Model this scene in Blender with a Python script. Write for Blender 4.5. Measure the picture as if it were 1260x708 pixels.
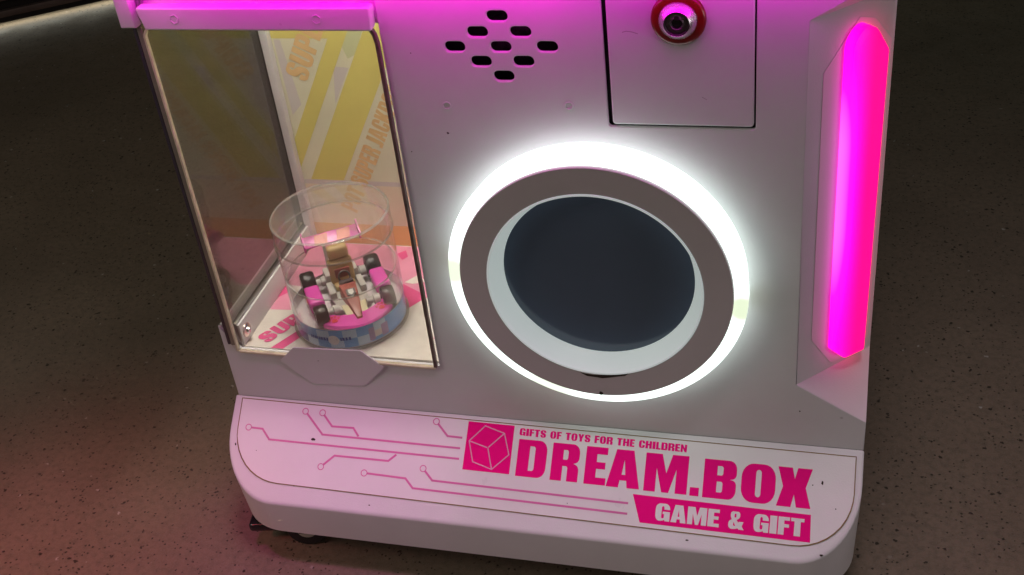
import bpy, bmesh, math, random
from mathutils import Vector, Matrix
random.seed(7)
R = math.radians
scene = bpy.context.scene
for o in list(bpy.data.objects):
    bpy.data.objects.remove(o)
COL = scene.collection

# ------------------------------------------------------------------ camera
cam_d = bpy.data.cameras.new('camera')
cam = bpy.data.objects.new('camera', cam_d)
COL.objects.link(cam)
cam_d.sensor_width = 36.0
cam_d.lens = 1496.975 / 1260.0 * 36.0
cam_d.clip_start = 0.01
cam_d.clip_end = 60
CR = ((0.96406721, 0.24406349, -0.10491629), (0.05762571, -0.57764894, -0.81424872), (-0.25933316, 0.77894462, -0.57095673))
cam.matrix_world = Matrix(((CR[0][0], -CR[1][0], -CR[2][0], 0.23729), (CR[0][1], -CR[1][1], -CR[2][1], -0.68054),
                           (CR[0][2], -CR[1][2], -CR[2][2], 0.75752), (0, 0, 0, 1)))
scene.camera = cam
scene.render.resolution_x, scene.render.resolution_y = 1024, 575

# ------------------------------------------------------------------ light
world = bpy.data.worlds.new('World')
scene.world = world
world.use_nodes = True
bg = world.node_tree.nodes['Background']
bg.inputs[0].default_value = (0.95, 0.95, 0.76, 1)
bg.inputs[1].default_value = 0.055


def lamp(name, loc, target, size, power, color, size_y=None, spread=180):
    d = bpy.data.lights.new(name, 'AREA')
    d.shape = 'RECTANGLE' if size_y else 'SQUARE'
    d.size = size
    if size_y:
        d.size_y = size_y
    d.energy = power
    d.color = color
    d.spread = R(spread)
    o = bpy.data.objects.new(name, d)
    COL.objects.link(o)
    o.location = loc
    o.rotation_euler = (Vector(target) - Vector(loc)).to_track_quat('-Z', 'Y').to_euler()
    return o


lamp('ceiling_lamp', (0.26, -0.30, 1.50), (0.14, -0.10, 0), 0.26, 0.95, (1.0, 0.82, 0.90), spread=70)
lamp('hall_lamp', (-1.05, -0.75, 1.05), (-0.35, -0.1, 0.0), 0.45, 3.5, (1.0, 0.87, 0.78))
lamp('right_fill', (1.30, -0.38, 0.36), (0.25, 0.0, 0.32), 0.34, 0.20, (1.0, 0.90, 0.92), spread=60)  # unseen fill added to lift the chamfered right corner
def spot(name, loc, target, power, color, angle, blend, radius):
    d = bpy.data.lights.new(name, 'SPOT')
    d.energy = power
    d.color = color
    d.spot_size = R(angle)
    d.spot_blend = blend
    d.shadow_soft_size = radius
    o = bpy.data.objects.new(name, d)
    COL.objects.link(o)
    o.location = loc
    o.rotation_euler = (Vector(target) - Vector(loc)).to_track_quat('-Z', 'Y').to_euler()
    return o


spot('pink_floor_lamp', (-0.75, -0.85, 1.1), (-0.45, -0.20, 0), 34, (1.0, 0.10, 0.14), 24, 0.8, 0.10)

spot('pink_apron_fill', (-0.22, -0.20, 1.00), (-0.17, -0.035, 0.11), 5.6, (1.0, 0.05, 0.68), 20, 1.0, 0.03)  # unseen spot added to tint the apron's left end pink
spot('pink_side_lamp', (-0.10, -0.27, 1.25), (-0.12, -0.04, 0.10), 5.4, (1.0, 0.10, 0.62), 26, 1.0, 0.06)

vs = scene.view_settings
vs.view_transform = 'Standard'
vs.look = 'None'
vs.exposure = 0.0
vs.gamma = 1.0
vs.use_curve_mapping = False
scene.render.engine = 'CYCLES'
scene.cycles.max_bounces = 10
scene.cycles.transparent_max_bounces = 24
scene.cycles.use_denoising = True

ZO = 0.24            # height of the local datum above the floor
LZ = -0.1087         # top edge of the sloped apron
CT, ST = 0.77301, 0.63440

# ------------------------------------------------------------------ materials
MATS = {}


def mat(name, color, rough=0.5, metal=0.0, spec=0.5, coat=0.0, bump=0.0, bscale=300, var=0.0, vscale=30,
        emit=None, estr=0.0, trans=0.0, rvar=0.0):
    m = bpy.data.materials.new(name)
    m.use_nodes = True
    nt = m.node_tree
    p = nt.nodes['Principled BSDF']
    p.inputs['Base Color'].default_value = (*color, 1)
    p.inputs['Roughness'].default_value = rough
    p.inputs['Metallic'].default_value = metal
    p.inputs['Specular IOR Level'].default_value = spec
    p.inputs['Coat Weight'].default_value = coat
    p.inputs['Transmission Weight'].default_value = trans
    tc = nt.nodes.new('ShaderNodeTexCoord')
    if bump:
        n = nt.nodes.new('ShaderNodeTexNoise')
        n.inputs['Scale'].default_value = bscale
        n.inputs['Detail'].default_value = 3
        b = nt.nodes.new('ShaderNodeBump')
        b.inputs['Strength'].default_value = bump
        b.inputs['Distance'].default_value = 0.0006
        nt.links.new(tc.outputs['Object'], n.inputs['Vector'])
        nt.links.new(n.outputs['Fac'], b.inputs['Height'])
        nt.links.new(b.outputs['Normal'], p.inputs['Normal'])
    if var or rvar:
        n = nt.nodes.new('ShaderNodeTexNoise')
        n.inputs['Scale'].default_value = vscale
        n.inputs['Detail'].default_value = 6
        n.inputs['Roughness'].default_value = 0.65
        nt.links.new(tc.outputs['Object'], n.inputs['Vector'])
        if var:
            mx = nt.nodes.new('ShaderNodeMix')
            mx.data_type = 'RGBA'
            mr = nt.nodes.new('ShaderNodeMapRange')
            mr.inputs['From Min'].default_value = 0.3
            mr.inputs['From Max'].default_value = 0.7
            nt.links.new(n.outputs['Fac'], mr.inputs['Value'])
            nt.links.new(mr.outputs['Result'], mx.inputs[0])
            mx.inputs[6].default_value = (*[c * (1 - var) for c in color], 1)
            mx.inputs[7].default_value = (*[min(1, c * (1 + var * 0.4)) for c in color], 1)
            nt.links.new(mx.outputs[2], p.inputs['Base Color'])
        if rvar:
            mr = nt.nodes.new('ShaderNodeMapRange')
            mr.inputs['From Min'].default_value = 0.3
            mr.inputs['From Max'].default_value = 0.7
            mr.inputs['To Min'].default_value = max(0.02, rough - rvar)
            mr.inputs['To Max'].default_value = rough + rvar
            nt.links.new(n.outputs['Fac'], mr.inputs['Value'])
            nt.links.new(mr.outputs['Result'], p.inputs['Roughness'])
    if emit:
        p.inputs['Emission Color'].default_value = (*emit, 1)
        p.inputs['Emission Strength'].default_value = estr
    MATS[name] = m
    return m


def paint_material(name, color, rough, specks=0.0):
    """white powder coat: faint mottling, orange peel, a sprinkle of tiny dark specks"""
    m = mat(name, color, rough, bump=0.16, bscale=900, var=0.05, vscale=14, rvar=0.08)
    nt = m.node_tree
    p = nt.nodes['Principled BSDF']
    src = p.inputs['Base Color'].links[0].from_socket
    tc = [n for n in nt.nodes if n.type == 'TEX_COORD'][0]
    v = nt.nodes.new('ShaderNodeTexVoronoi')
    v.inputs['Scale'].default_value = 38
    nt.links.new(tc.outputs['Object'], v.inputs['Vector'])
    n = nt.nodes.new('ShaderNodeTexNoise')
    n.inputs['Scale'].default_value = 23
    nt.links.new(tc.outputs['Object'], n.inputs['Vector'])
    mr = nt.nodes.new('ShaderNodeMapRange')
    mr.inputs['From Min'].default_value = 0.055
    mr.inputs['From Max'].default_value = 0.03
    nt.links.new(v.outputs['Distance'], mr.inputs['Value'])
    mr2 = nt.nodes.new('ShaderNodeMapRange')
    mr2.inputs['From Min'].default_value = 0.60
    mr2.inputs['From Max'].default_value = 0.66
    nt.links.new(n.outputs['Fac'], mr2.inputs['Value'])
    mu = nt.nodes.new('ShaderNodeMath')
    mu.operation = 'MULTIPLY'
    nt.links.new(mr.outputs['Result'], mu.inputs[0])
    nt.links.new(mr2.outputs['Result'], mu.inputs[1])
    mu2 = nt.nodes.new('ShaderNodeMath')
    mu2.operation = 'MULTIPLY'
    mu2.inputs[1].default_value = specks
    nt.links.new(mu.outputs[0], mu2.inputs[0])
    mx = nt.nodes.new('ShaderNodeMix')
    mx.data_type = 'RGBA'
    mx.inputs[7].default_value = (0.10, 0.07, 0.06, 1)
    nt.links.new(mu2.outputs[0], mx.inputs[0])
    nt.links.new(src, mx.inputs[6])
    nt.links.new(mx.outputs[2], p.inputs['Base Color'])
    return m


WHITE = paint_material('white_paint', (0.74, 0.73, 0.75), 0.38, 0.3)
STICK = paint_material('white_sticker', (0.82, 0.80, 0.81), 0.34, 0.12)
INWHITE = mat('white_inner_plastic', (0.78, 0.76, 0.78), 0.42, var=0.06, bump=0.05)
PLATE = mat('ring_plate_plastic', (0.60, 0.56, 0.575), 0.42, bump=0.06, bscale=700, var=0.05, vscale=20)
MAG = mat('magenta_print', (0.92, 0.001, 0.24), 0.55, spec=0.08, var=0.05, vscale=60)
LINE = mat('pink_line_print', (0.70, 0.17, 0.42), 0.36, var=0.08, vscale=60)
EDGE = mat('yellowed_sticker_edge', (0.24, 0.15, 0.045), 0.6, var=0.35, vscale=40)
DARKGAP = mat('dark_cavity', (0.012, 0.010, 0.012), 0.6)
DIRT = mat('brown_chip', (0.035, 0.02, 0.012), 0.8, var=0.5, vscale=400, bump=0.6, bscale=500)
RUBBER = mat('black_rubber', (0.02, 0.02, 0.022), 0.55, var=0.2, vscale=80)
BLACKP = mat('black_plastic', (0.018, 0.016, 0.018), 0.22)
RED = mat('red_enamel', (0.20, 0.004, 0.006), 0.28, coat=0.4, var=0.15, vscale=200)
CHROME = mat('brushed_chrome', (0.78, 0.76, 0.78), 0.26, metal=1.0, bump=0.35, bscale=900)
DARKCHROME = mat('dark_lock_metal', (0.16, 0.14, 0.15), 0.3, metal=1.0, bump=0.9, bscale=1200)
STEEL = mat('galvanised_steel', (0.45, 0.44, 0.46), 0.35, metal=1.0)
SCREEN = mat('dark_screen_glass', (0.082, 0.120, 0.180), 0.14, spec=0.7, var=0.1, vscale=8)  # base colour lifted to stand in for reflected surroundings
GASKET = mat('dark_edge_trim', (0.055, 0.045, 0.075), 0.4, var=0.25, vscale=60)
BROWNEDGE = mat('brown_acrylic_edge', (0.17, 0.12, 0.10), 0.3, var=0.5, vscale=90)
WALLC = mat('pale_yellow_print', (0.78, 0.75, 0.56), 0.4, var=0.06, vscale=25)
YEL = mat('yellow_print', (0.74, 0.64, 0.19), 0.4, var=0.06, vscale=25)
ORTEXT = mat('faded_orange_print', (0.78, 0.52, 0.25), 0.4, var=0.06, vscale=60)
PEACH = mat('peach_print', (0.80, 0.69, 0.52), 0.4)
ORANGE = mat('orange_print', (0.80, 0.48, 0.20), 0.4)
LILAC = mat('lilac_print', (0.66, 0.60, 0.58), 0.4)
GREENISH = mat('pale_green_print', (0.60, 0.62, 0.36), 0.4)
FLOORC = mat('cream_floor_print', (0.78, 0.72, 0.66), 0.45, var=0.14, vscale=45)
PINKL = mat('light_pink_print', (0.78, 0.30, 0.44), 0.42, var=0.08, vscale=60)
PINKD = mat('deep_pink_print', (0.74, 0.09, 0.27), 0.42, var=0.08, vscale=60)


def clear_material(name, ior=1.45, haze=0.03, tint=(0.97, 0.97, 0.96), hazecol=(0.8, 0.78, 0.76), rough=0.03, boost=1.0, scuff=0.0):
    """thin clear plastic sheet: Fresnel gloss over see-through, with a whitish film of scuffs and dust"""
    m = bpy.data.materials.new(name)
    m.use_nodes = True
    nt = m.node_tree
    nt.nodes.clear()
    out = nt.nodes.new('ShaderNodeOutputMaterial')
    tr = nt.nodes.new('ShaderNodeBsdfTransparent')
    tr.inputs[0].default_value = (*tint, 1)
    gl = nt.nodes.new('ShaderNodeBsdfGlossy')
    gl.inputs['Roughness'].default_value = rough
    df = nt.nodes.new('ShaderNodeBsdfDiffuse')
    df.inputs[0].default_value = (*hazecol, 1)
    fr = nt.nodes.new('ShaderNodeFresnel')
    # same reflectance entering and leaving the sheet
    ge = nt.nodes.new('ShaderNodeNewGeometry')
    io = nt.nodes.new('ShaderNodeMapRange')
    io.inputs['To Min'].default_value = ior
    io.inputs['To Max'].default_value = 1 / ior
    nt.links.new(ge.outputs['Backfacing'], io.inputs['Value'])
    nt.links.new(io.outputs['Result'], fr.inputs[0])
    ml = nt.nodes.new('ShaderNodeMath')
    ml.operation = 'MULTIPLY'
    ml.use_clamp = True
    ml.inputs[1].default_value = boost
    a = nt.nodes.new('ShaderNodeMixShader')
    b = nt.nodes.new('ShaderNodeMixShader')
    nt.links.new(tr.outputs[0], a.inputs[1])
    nt.links.new(df.outputs[0], a.inputs[2])
    tc = nt.nodes.new('ShaderNodeTexCoord')
    n = nt.nodes.new('ShaderNodeTexNoise')
    n.inputs['Scale'].default_value = 55
    n.inputs['Detail'].default_value = 7
    nt.links.new(tc.outputs['Object'], n.inputs['Vector'])
    mr = nt.nodes.new('ShaderNodeMapRange')
    mr.inputs['From Min'].default_value = 0.35
    mr.inputs['From Max'].default_value = 0.75
    mr.inputs['To Min'].default_value = haze
    mr.inputs['To Max'].default_value = haze + scuff
    nt.links.new(n.outputs['Fac'], mr.inputs['Value'])
    nt.links.new(mr.outputs['Result'], a.inputs[0])
    nt.links.new(fr.outputs[0], ml.inputs[0])
    nt.links.new(ml.outputs[0], b.inputs[0])
    nt.links.new(a.outputs[0], b.inputs[1])
    nt.links.new(gl.outputs[0], b.inputs[2])
    nt.links.new(b.outputs[0], out.inputs[0])
    return m


PANE = clear_material('acrylic_pane', 1.47, 0.006, (0.90, 0.89, 0.86), boost=1.3, scuff=0.012)
FPANE = clear_material('front_acrylic', 1.47, 0.008, (0.97, 0.97, 0.95), scuff=0.012)
CLEAR = clear_material('clear_capsule_plastic', 1.5, 0.075, (0.98, 0.97, 0.96), rough=0.07, boost=1.3, scuff=0.06)
SHELL = clear_material('clear_shell_plastic', 1.5, 0.03, (0.98, 0.97, 0.97), rough=0.05, boost=1.2, scuff=0.05)
CLEARRIM = clear_material('clear_rim_plastic', 1.5, 0.22, (0.95, 0.94, 0.93), rough=0.08, boost=2.0, scuff=0.1)
ACRYL_EDGE = mat('polished_acrylic_edge', (0.84, 0.77, 0.56), 0.22, var=0.25, vscale=70)


def emission(name, color, strength):
    return mat(name, tuple(0.5 * c for c in color), 0.4, emit=color, estr=strength)


RINGGLOW = emission('white_ring_diffuser', (0.85, 1.0, 0.92), 1.85)
INNERGLOW = mat('translucent_inner_ring', (0.74, 0.78, 0.78), 0.35, emit=(0.82, 1.0, 0.97), estr=0.29)
MAGLED = emission('magenta_led', (1.0, 0.0, 0.72), 9.5)
BOXLED = emission('display_led', (1.0, 0.97, 0.88), 88)
UNDERLED = emission('underglow_led', (1.0, 1.0, 0.86), 4)



def ring_seams(m, cx, cz, angles):
    """the diode tape behind the diffuser thins out and yellows where its ends meet"""
    nt = m.node_tree
    p = nt.nodes['Principled BSDF']
    tc = [n for n in nt.nodes if n.type == 'TEX_COORD'][0]
    total = None
    for ang, wid, amt in angles:
        d = nt.nodes.new('ShaderNodeVectorMath')
        d.operation = 'DISTANCE'
        nt.links.new(tc.outputs['Object'], d.inputs[0])
        d.inputs[1].default_value = (cx + 0.101 * math.cos(R(ang)), -0.013, cz + 0.101 * math.sin(R(ang)))
        mr = nt.nodes.new('ShaderNodeMapRange')
        mr.interpolation_type = 'SMOOTHSTEP'
        mr.inputs['From Min'].default_value = wid
        mr.inputs['From Max'].default_value = wid * 0.55
        mr.inputs['To Max'].default_value = amt
        nt.links.new(d.outputs['Value'], mr.inputs['Value'])
        if total is None:
            total = mr.outputs['Result']
        else:
            a = nt.nodes.new('ShaderNodeMath')
            a.operation = 'ADD'
            nt.links.new(total, a.inputs[0])
            nt.links.new(mr.outputs['Result'], a.inputs[1])
            total = a.outputs[0]
    mx = nt.nodes.new('ShaderNodeMix')
    mx.data_type = 'RGBA'
    nt.links.new(total, mx.inputs[0])
    mx.inputs[6].default_value = p.inputs['Emission Color'].default_value
    mx.inputs[7].default_value = (0.43, 0.49, 0.35, 1)
    nt.links.new(mx.outputs[2], p.inputs['Emission Color'])


ring_seams(RINGGLOW, 0.0752, 0.0362 + ZO, ((-7, 0.0135, 1.0), (177, 0.014, 0.9), (-113, 0.020, 0.7)))

# ------------------------------------------------------------------ mesh helpers


def link_mesh(name, me, m, parent=None, smooth=False):
    o = bpy.data.objects.new(name, me)
    COL.objects.link(o)
    if m:
        me.materials.clear()
        me.materials.append(m)
    if parent:
        o.parent = parent
    if smooth:
        for p in me.polygons:
            p.use_smooth = True
    return o


def from_py(name, vs_, fs, m, parent=None, smooth=False, bevel=0, segs=2, angle=30):
    me = bpy.data.meshes.new(name)
    me.from_pydata([tuple(v) for v in vs_], [], fs)
    bm = bmesh.new()
    bm.from_mesh(me)
    bmesh.ops.recalc_face_normals(bm, faces=bm.faces)
    if bevel:
        es = [e for e in bm.edges if len(e.link_faces) == 2 and e.calc_face_angle(0) > R(angle)]
        bmesh.ops.bevel(bm, geom=es, offset=bevel, segments=segs, profile=0.6, affect='EDGES', clamp_overlap=True)
    bm.to_mesh(me)
    bm.free()
    o = link_mesh(name, me, m, parent)
    if smooth:
        for p in me.polygons:
            p.use_smooth = True
        me.set_sharp_from_angle(angle=R(40))
    return o


BOXF = [(0, 1, 2, 3), (7, 6, 5, 4), (0, 4, 5, 1), (1, 5, 6, 2), (2, 6, 7, 3), (3, 7, 4, 0)]


def box(name, x0, x1, y0, y1, z0, z1, m, parent=None, bevel=0.0, segs=2):
    v = [(x0, y0, z0), (x1, y0, z0), (x1, y1, z0), (x0, y1, z0), (x0, y0, z1), (x1, y0, z1), (x1, y1, z1), (x0, y1, z1)]
    return from_py(name, v, BOXF, m, parent, smooth=bool(bevel), bevel=bevel, segs=segs)


def lathe(name, prof, m, parent=None, n=64, mat4=None, smooth=True, closed=False, angle=40):
    """prof: (radius, height) pairs, revolved about local z"""
    v, f = [], []
    rings = []
    for r, h in prof:
        if r < 1e-6:
            rings.append([len(v)])
            v.append((0, 0, h))
        else:
            rings.append(list(range(len(v), len(v) + n)))
            v += [(r * math.cos(2 * math.pi * i / n), r * math.sin(2 * math.pi * i / n), h) for i in range(n)]
    pairs = list(zip(rings, rings[1:]))
    if closed:
        pairs.append((rings[-1], rings[0]))
    for a, b in pairs:
        for i in range(n):
            j = (i + 1) % n
            if len(a) == 1 and len(b) == 1:
                continue
            if len(a) == 1:
                f.append((a[0], b[i], b[j]))
            elif len(b) == 1:
                f.append((a[i], a[j], b[0]))
            else:
                f.append((a[i], a[j], b[j], b[i]))
    if mat4:
        v = [mat4 @ Vector(p) for p in v]
    o = from_py(name, v, f, m, parent)
    if smooth:
        for p in o.data.polygons:
            p.use_smooth = True
        o.data.set_sharp_from_angle(angle=R(angle))
    return o


def frame(origin, u, v, w):
    return Matrix(((u[0], v[0], w[0], origin[0]), (u[1], v[1], w[1], origin[1]), (u[2], v[2], w[2], origin[2]), (0, 0, 0, 1)))


FRONT = frame((0, 0, ZO), (1, 0, 0), (0, 0, 1), (0, -1, 0))
SLOPE = frame((0, 0, ZO + LZ), (1, 0, 0), (0, CT, ST), (0, -ST, CT))
WALL = frame((0, 0.157, ZO), (1, 0, 0), (0, 0, 1), (0, -1, 0))
BFLOOR = frame((0, 0, 0.182), (1, 0, 0), (0, 1, 0), (0, 0, 1))


def fill2d(name, loops, fr, w0, thick, m, parent=None, bevel=0.0, smooth=False):
    """filled planar outline with holes (even-odd), from w0 to w0+thick along the frame's normal"""
    c = bpy.data.curves.new(name, 'CURVE')
    c.dimensions = '2D'
    c.fill_mode = 'BOTH'
    c.extrude = max(thick / 2 - bevel, 0)
    c.bevel_depth = bevel
    c.bevel_resolution = 2
    if bevel:
        c.offset = -bevel
    for lp in loops:
        s = c.splines.new('POLY')
        s.points.add(len(lp) - 1)
        for p, q in zip(s.points, lp):
            p.co = (q[0], q[1], 0, 1)
        s.use_cyclic_u = True
    tmp = bpy.data.objects.new('tmp', c)
    COL.objects.link(tmp)
    dg = bpy.context.evaluated_depsgraph_get()
    me = bpy.data.meshes.new_from_object(tmp.evaluated_get(dg))
    bpy.data.objects.remove(tmp)
    bpy.data.curves.remove(c)
    me.transform(fr @ Matrix.Translation((0, 0, w0 + thick / 2)))
    me.name = name
    o = link_mesh(name, me, m, parent)
    if bevel or smooth:
        for p in me.polygons:
            p.use_smooth = True
        me.set_sharp_from_angle(angle=R(35))
    return o


def rp(pts, n=6):
    """polygon with rounded corners: a point may carry a radius as third value"""
    out = []
    k = len(pts)
    for i, p in enumerate(pts):
        if len(p) < 3 or p[2] == 0:
            out.append((p[0], p[1]))
            continue
        a, b = pts[i - 1], pts[(i + 1) % k]
        P = Vector(p[:2])
        A, B = Vector(a[:2]) - P, Vector(b[:2]) - P
        ra = min(p[2], A.length * (0.5 if len(a) > 2 and a[2] else 0.98))
        rb = min(p[2], B.length * (0.5 if len(b) > 2 and b[2] else 0.98))
        s, e = P + A.normalized() * ra, P + B.normalized() * rb
        for j in range(n + 1):
            t = j / n
            # conic close to a circular arc
            w = 0.75
            den = (1 - t) ** 2 + 2 * w * t * (1 - t) + t * t
            q = (s * (1 - t) ** 2 + P * (2 * w * t * (1 - t)) + e * t * t) / den
            out.append((q.x, q.y))
    return out


def circle(cx, cy, r, n=40):
    return [(cx + r * math.cos(2 * math.pi * i / n), cy + r * math.sin(2 * math.pi * i / n)) for i in range(n)]


def hexagon(cx, cy, r, rot=0):
    return [(cx + r * math.cos(math.pi / 3 * i + rot), cy + r * math.sin(math.pi / 3 * i + rot)) for i in range(6)]


def ribbon(pts, w):
    """outline of a mitred stroke"""
    L, Rr = [], []
    P = [Vector(p) for p in pts]
    for i, p in enumerate(P):
        d0 = (p - P[i - 1]).normalized() if i else (P[1] - p).normalized()
        d1 = (P[i + 1] - p).normalized() if i < len(P) - 1 else d0
        t = (d0 + d1).normalized()
        nrm = Vector((-t.y, t.x))
        s = w / 2 / max(0.3, nrm.dot(Vector((-d0.y, d0.x))))
        L.append(tuple(p + nrm * s))
        Rr.append(tuple(p - nrm * s))
    return L + Rr[::-1]


def clip(poly, x0, x1, y0, y1):
    def cut(pl, f, inter):
        out = []
        for i, p in enumerate(pl):
            q = pl[i - 1]
            if f(p):
                if not f(q):
                    out.append(inter(q, p))
                out.append(p)
            elif f(q):
                out.append(inter(q, p))
        return out

    def at(ax, val):
        def g(a, b):
            t = (val - a[ax]) / (b[ax] - a[ax])
            return (a[0] + (b[0] - a[0]) * t, a[1] + (b[1] - a[1]) * t)
        return g
    for ax, val, sgn in ((0, x0, 1), (0, x1, -1), (1, y0, 1), (1, y1, -1)):
        if poly:
            poly = cut(poly, lambda p: (p[ax] - val) * sgn >= 0, at(ax, val))
    return poly


# ------------------------------------------------------------------ lettering: heavy poster capitals in a unit box
rr = lambda x0, y0, x1, y1, r: rp([(x0, y0, r), (x1, y0, r), (x1, y1, r), (x0, y1, r)])
a_, b_ = 0.41, 0.59
GLYPH = {
    'D': (0.85, [rp([(0, 0), (1, 0, .28), (1, 1, .28), (0, 1)]), rp([(a_, .17), (b_ + .01, .17, .07), (b_ + .01, .83, .07), (a_, .83)])]),
    'O': (0.85, [rp([(0, 0, .36), (1, 0, .36), (1, 1, .36), (0, 1, .36)]), rr(.42, .15, .58, .85, .08)]),
    'C': (0.83, [rp([(0, 0, .34), (1, 0, .34), (1, .40), (.59, .40), (.59, .15, .08), (.42, .15, .08), (.42, .85, .08), (.59, .85, .08), (.59, .62), (1, .62), (1, 1, .34), (0, 1, .34)])]),
    'G': (0.85, [rp([(0, 0, .34), (.52, 0, .2), (.64, .07), (.68, 0), (1, 0), (1, .54), (.5, .54), (.5, .40), (.60, .40), (.60, .15, .08), (.42, .15, .08), (.42, .85, .08), (.59, .85, .08), (.59, .66), (1, .66), (1, 1, .34), (0, 1, .34)])]),
    'R': (0.85, [rp([(0, 0), (0, 1), (1, 1, .26), (1, .53, .12), (.80, .48), (1, .42, .12), (1, 0), (.60, 0), (.60, .40, .07), (a_, .40), (a_, 0)]), rp([(a_, .57), (.59, .57, .06), (.59, .83, .06), (a_, .83)])]),
    'E': (0.66, [[(0, 0), (0, 1), (1, 1), (1, .81), (.52, .81), (.52, .60), (.93, .60), (.93, .42), (.52, .42), (.52, .19), (1, .19), (1, 0)]]),
    'F': (0.64, [[(0, 0), (0, 1), (1, 1), (1, .81), (.52, .81), (.52, .60), (.95, .60), (.95, .42), (.52, .42), (.52, 0)]]),
    'A': (0.90, [[(0, 0), (.24, 1), (.76, 1), (1, 0), (.63, 0), (.60, .19), (.40, .19), (.37, 0)], [(.445, .34), (.555, .34), (.5, .74)]]),
    'M': (1.12, [[(0, 0), (0, 1), (.38, 1), (.5, .5), (.62, 1), (1, 1), (1, 0), (.73, 0), (.73, .62), (.58, 0), (.42, 0), (.27, .62), (.27, 0)]]),
    'B': (0.85, [rp([(0, 0), (0, 1), (1, 1, .24), (1, .54, .12), (.8, .51), (1, .48, .12), (1, 0, .24)]), rp([(a_, .60), (.59, .60, .06), (.59, .84, .06), (a_, .84)]), rp([(a_, .16), (.59, .16, .06), (.59, .44, .06), (a_, .44)])]),
    'X': (0.88, [[(0, 0), (.17, .51), (0, 1), (.42, 1), (.5, .72), (.58, 1), (1, 1), (.83, .51), (1, 0), (.58, 0), (.5, .32), (.42, 0)]]),
    '.': (0.26, [[(0, 0), (0, .22), (1, .22), (1, 0)]]),
    'I': (0.40, [[(0, 0), (0, 1), (1, 1), (1, 0)]]),
    'T': (0.74, [[(.26, 0), (.26, .81), (0, .81), (0, 1), (1, 1), (1, .81), (.74, .81), (.74, 0)]]),
    'H': (0.86, [[(0, 0), (0, 1), (.4, 1), (.4, .61), (.6, .61), (.6, 1), (1, 1), (1, 0), (.6, 0), (.6, .41), (.4, .41), (.4, 0)]]),
    'L': (0.62, [[(0, 0), (0, 1), (.54, 1), (.54, .19), (1, .19), (1, 0)]]),
    'N': (0.84, [[(0, 0), (0, 1), (.34, 1), (.65, .5), (.65, 1), (1, 1), (1, 0), (.67, 0), (.35, .52), (.35, 0)]]),
    'Y': (0.84, [[(.30, 0), (.30, .38), (0, 1), (.40, 1), (.5, .68), (.60, 1), (1, 1), (.70, .38), (.70, 0)]]),
    'S': (0.82, [rp([(0, .34), (0, 0, .34), (1, 0, .34), (1, .52, .26), (.42, .70, .10), (.42, .86, .07), (.59, .86, .07), (.59, .68), (1, .68), (1, 1, .34), (0, 1, .34), (0, .48, .26), (.59, .31, .10), (.59, .14, .07), (.42, .14, .07), (.42, .34)])]),
    'U': (0.84, [rp([(0, 1), (.41, 1), (.41, .15, .07), (.59, .15, .07), (.59, 1), (1, 1), (1, 0, .34), (0, 0, .34)])]),
    'P': (0.82, [rp([(0, 0), (0, 1), (1, 1, .26), (1, .38, .26), (.41, .38), (.41, 0)]), rp([(.41, .55), (.59, .55, .06), (.59, .83, .06), (.41, .83)])]),
    'J': (0.62, [rp([(0, 0), (0, .17), (.36, .17, .08), (.36, 1), (1, 1), (1, 0, .30)])]),
    'K': (0.90, [[(0, 0), (0, 1), (.4, 1), (.4, .64), (.56, 1), (.97, 1), (.74, .53), (1, 0), (.58, 0), (.4, .40), (.4, 0)]]),
    '&': (0.90, [rp([(.44, 1, .2), (.12, 1, .2), (.12, .66, .14), (.22, .54, .05), (0, .44, .14), (0, 0, .24), (.46, 0, .2), (.60, .07), (.68, 0), (1, 0), (.86, .20), (.96, .44), (.66, .44), (.62, .38), (.50, .54), (.72, .64, .12), (.72, 1, .2)]),
                 rp([(.36, .66, .04), (.48, .66, .04), (.48, .87, .04), (.36, .87, .04)]), rp([(.30, .20, .06), (.46, .17, .06), (.32, .42, .06)])]),
}


def letter_loops(txt, origin, d, u, height, length=None, gap=0.07, aspect=1.0, space=0.34, spans=None):
    """outlines of a word; d reading direction, u letter-up direction"""
    d, u, og = Vector(d).normalized(), Vector(u).normalized(), Vector(origin)
    wid = [(space if ch == ' ' else GLYPH[ch][0]) for ch in txt]
    total = sum(wid) + gap * (len(txt) - 1)
    k = (length / total) if length else height * aspect
    x, loops = 0.0, []
    for i, ch in enumerate(txt):
        if ch != ' ':
            xa, xb = (x * k, (x + wid[i]) * k) if not spans else spans[i]
            for lp in GLYPH[ch][1]:
                loops.append([tuple(og + d * (xa + (xb - xa) * px) + u * (height * py)) for px, py in lp])
        x += wid[i] + gap
    return loops


def thing(name, label, cat, loc=(0, 0, 0), rot=0, group=None):
    o = bpy.data.objects.new(name, None)
    o.empty_display_size = 0.05
    COL.objects.link(o)
    o.location = loc
    o.rotation_euler = (0, 0, rot)
    o['label'] = label
    o['category'] = cat
    if group:
        o['group'] = group
    return o


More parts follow.
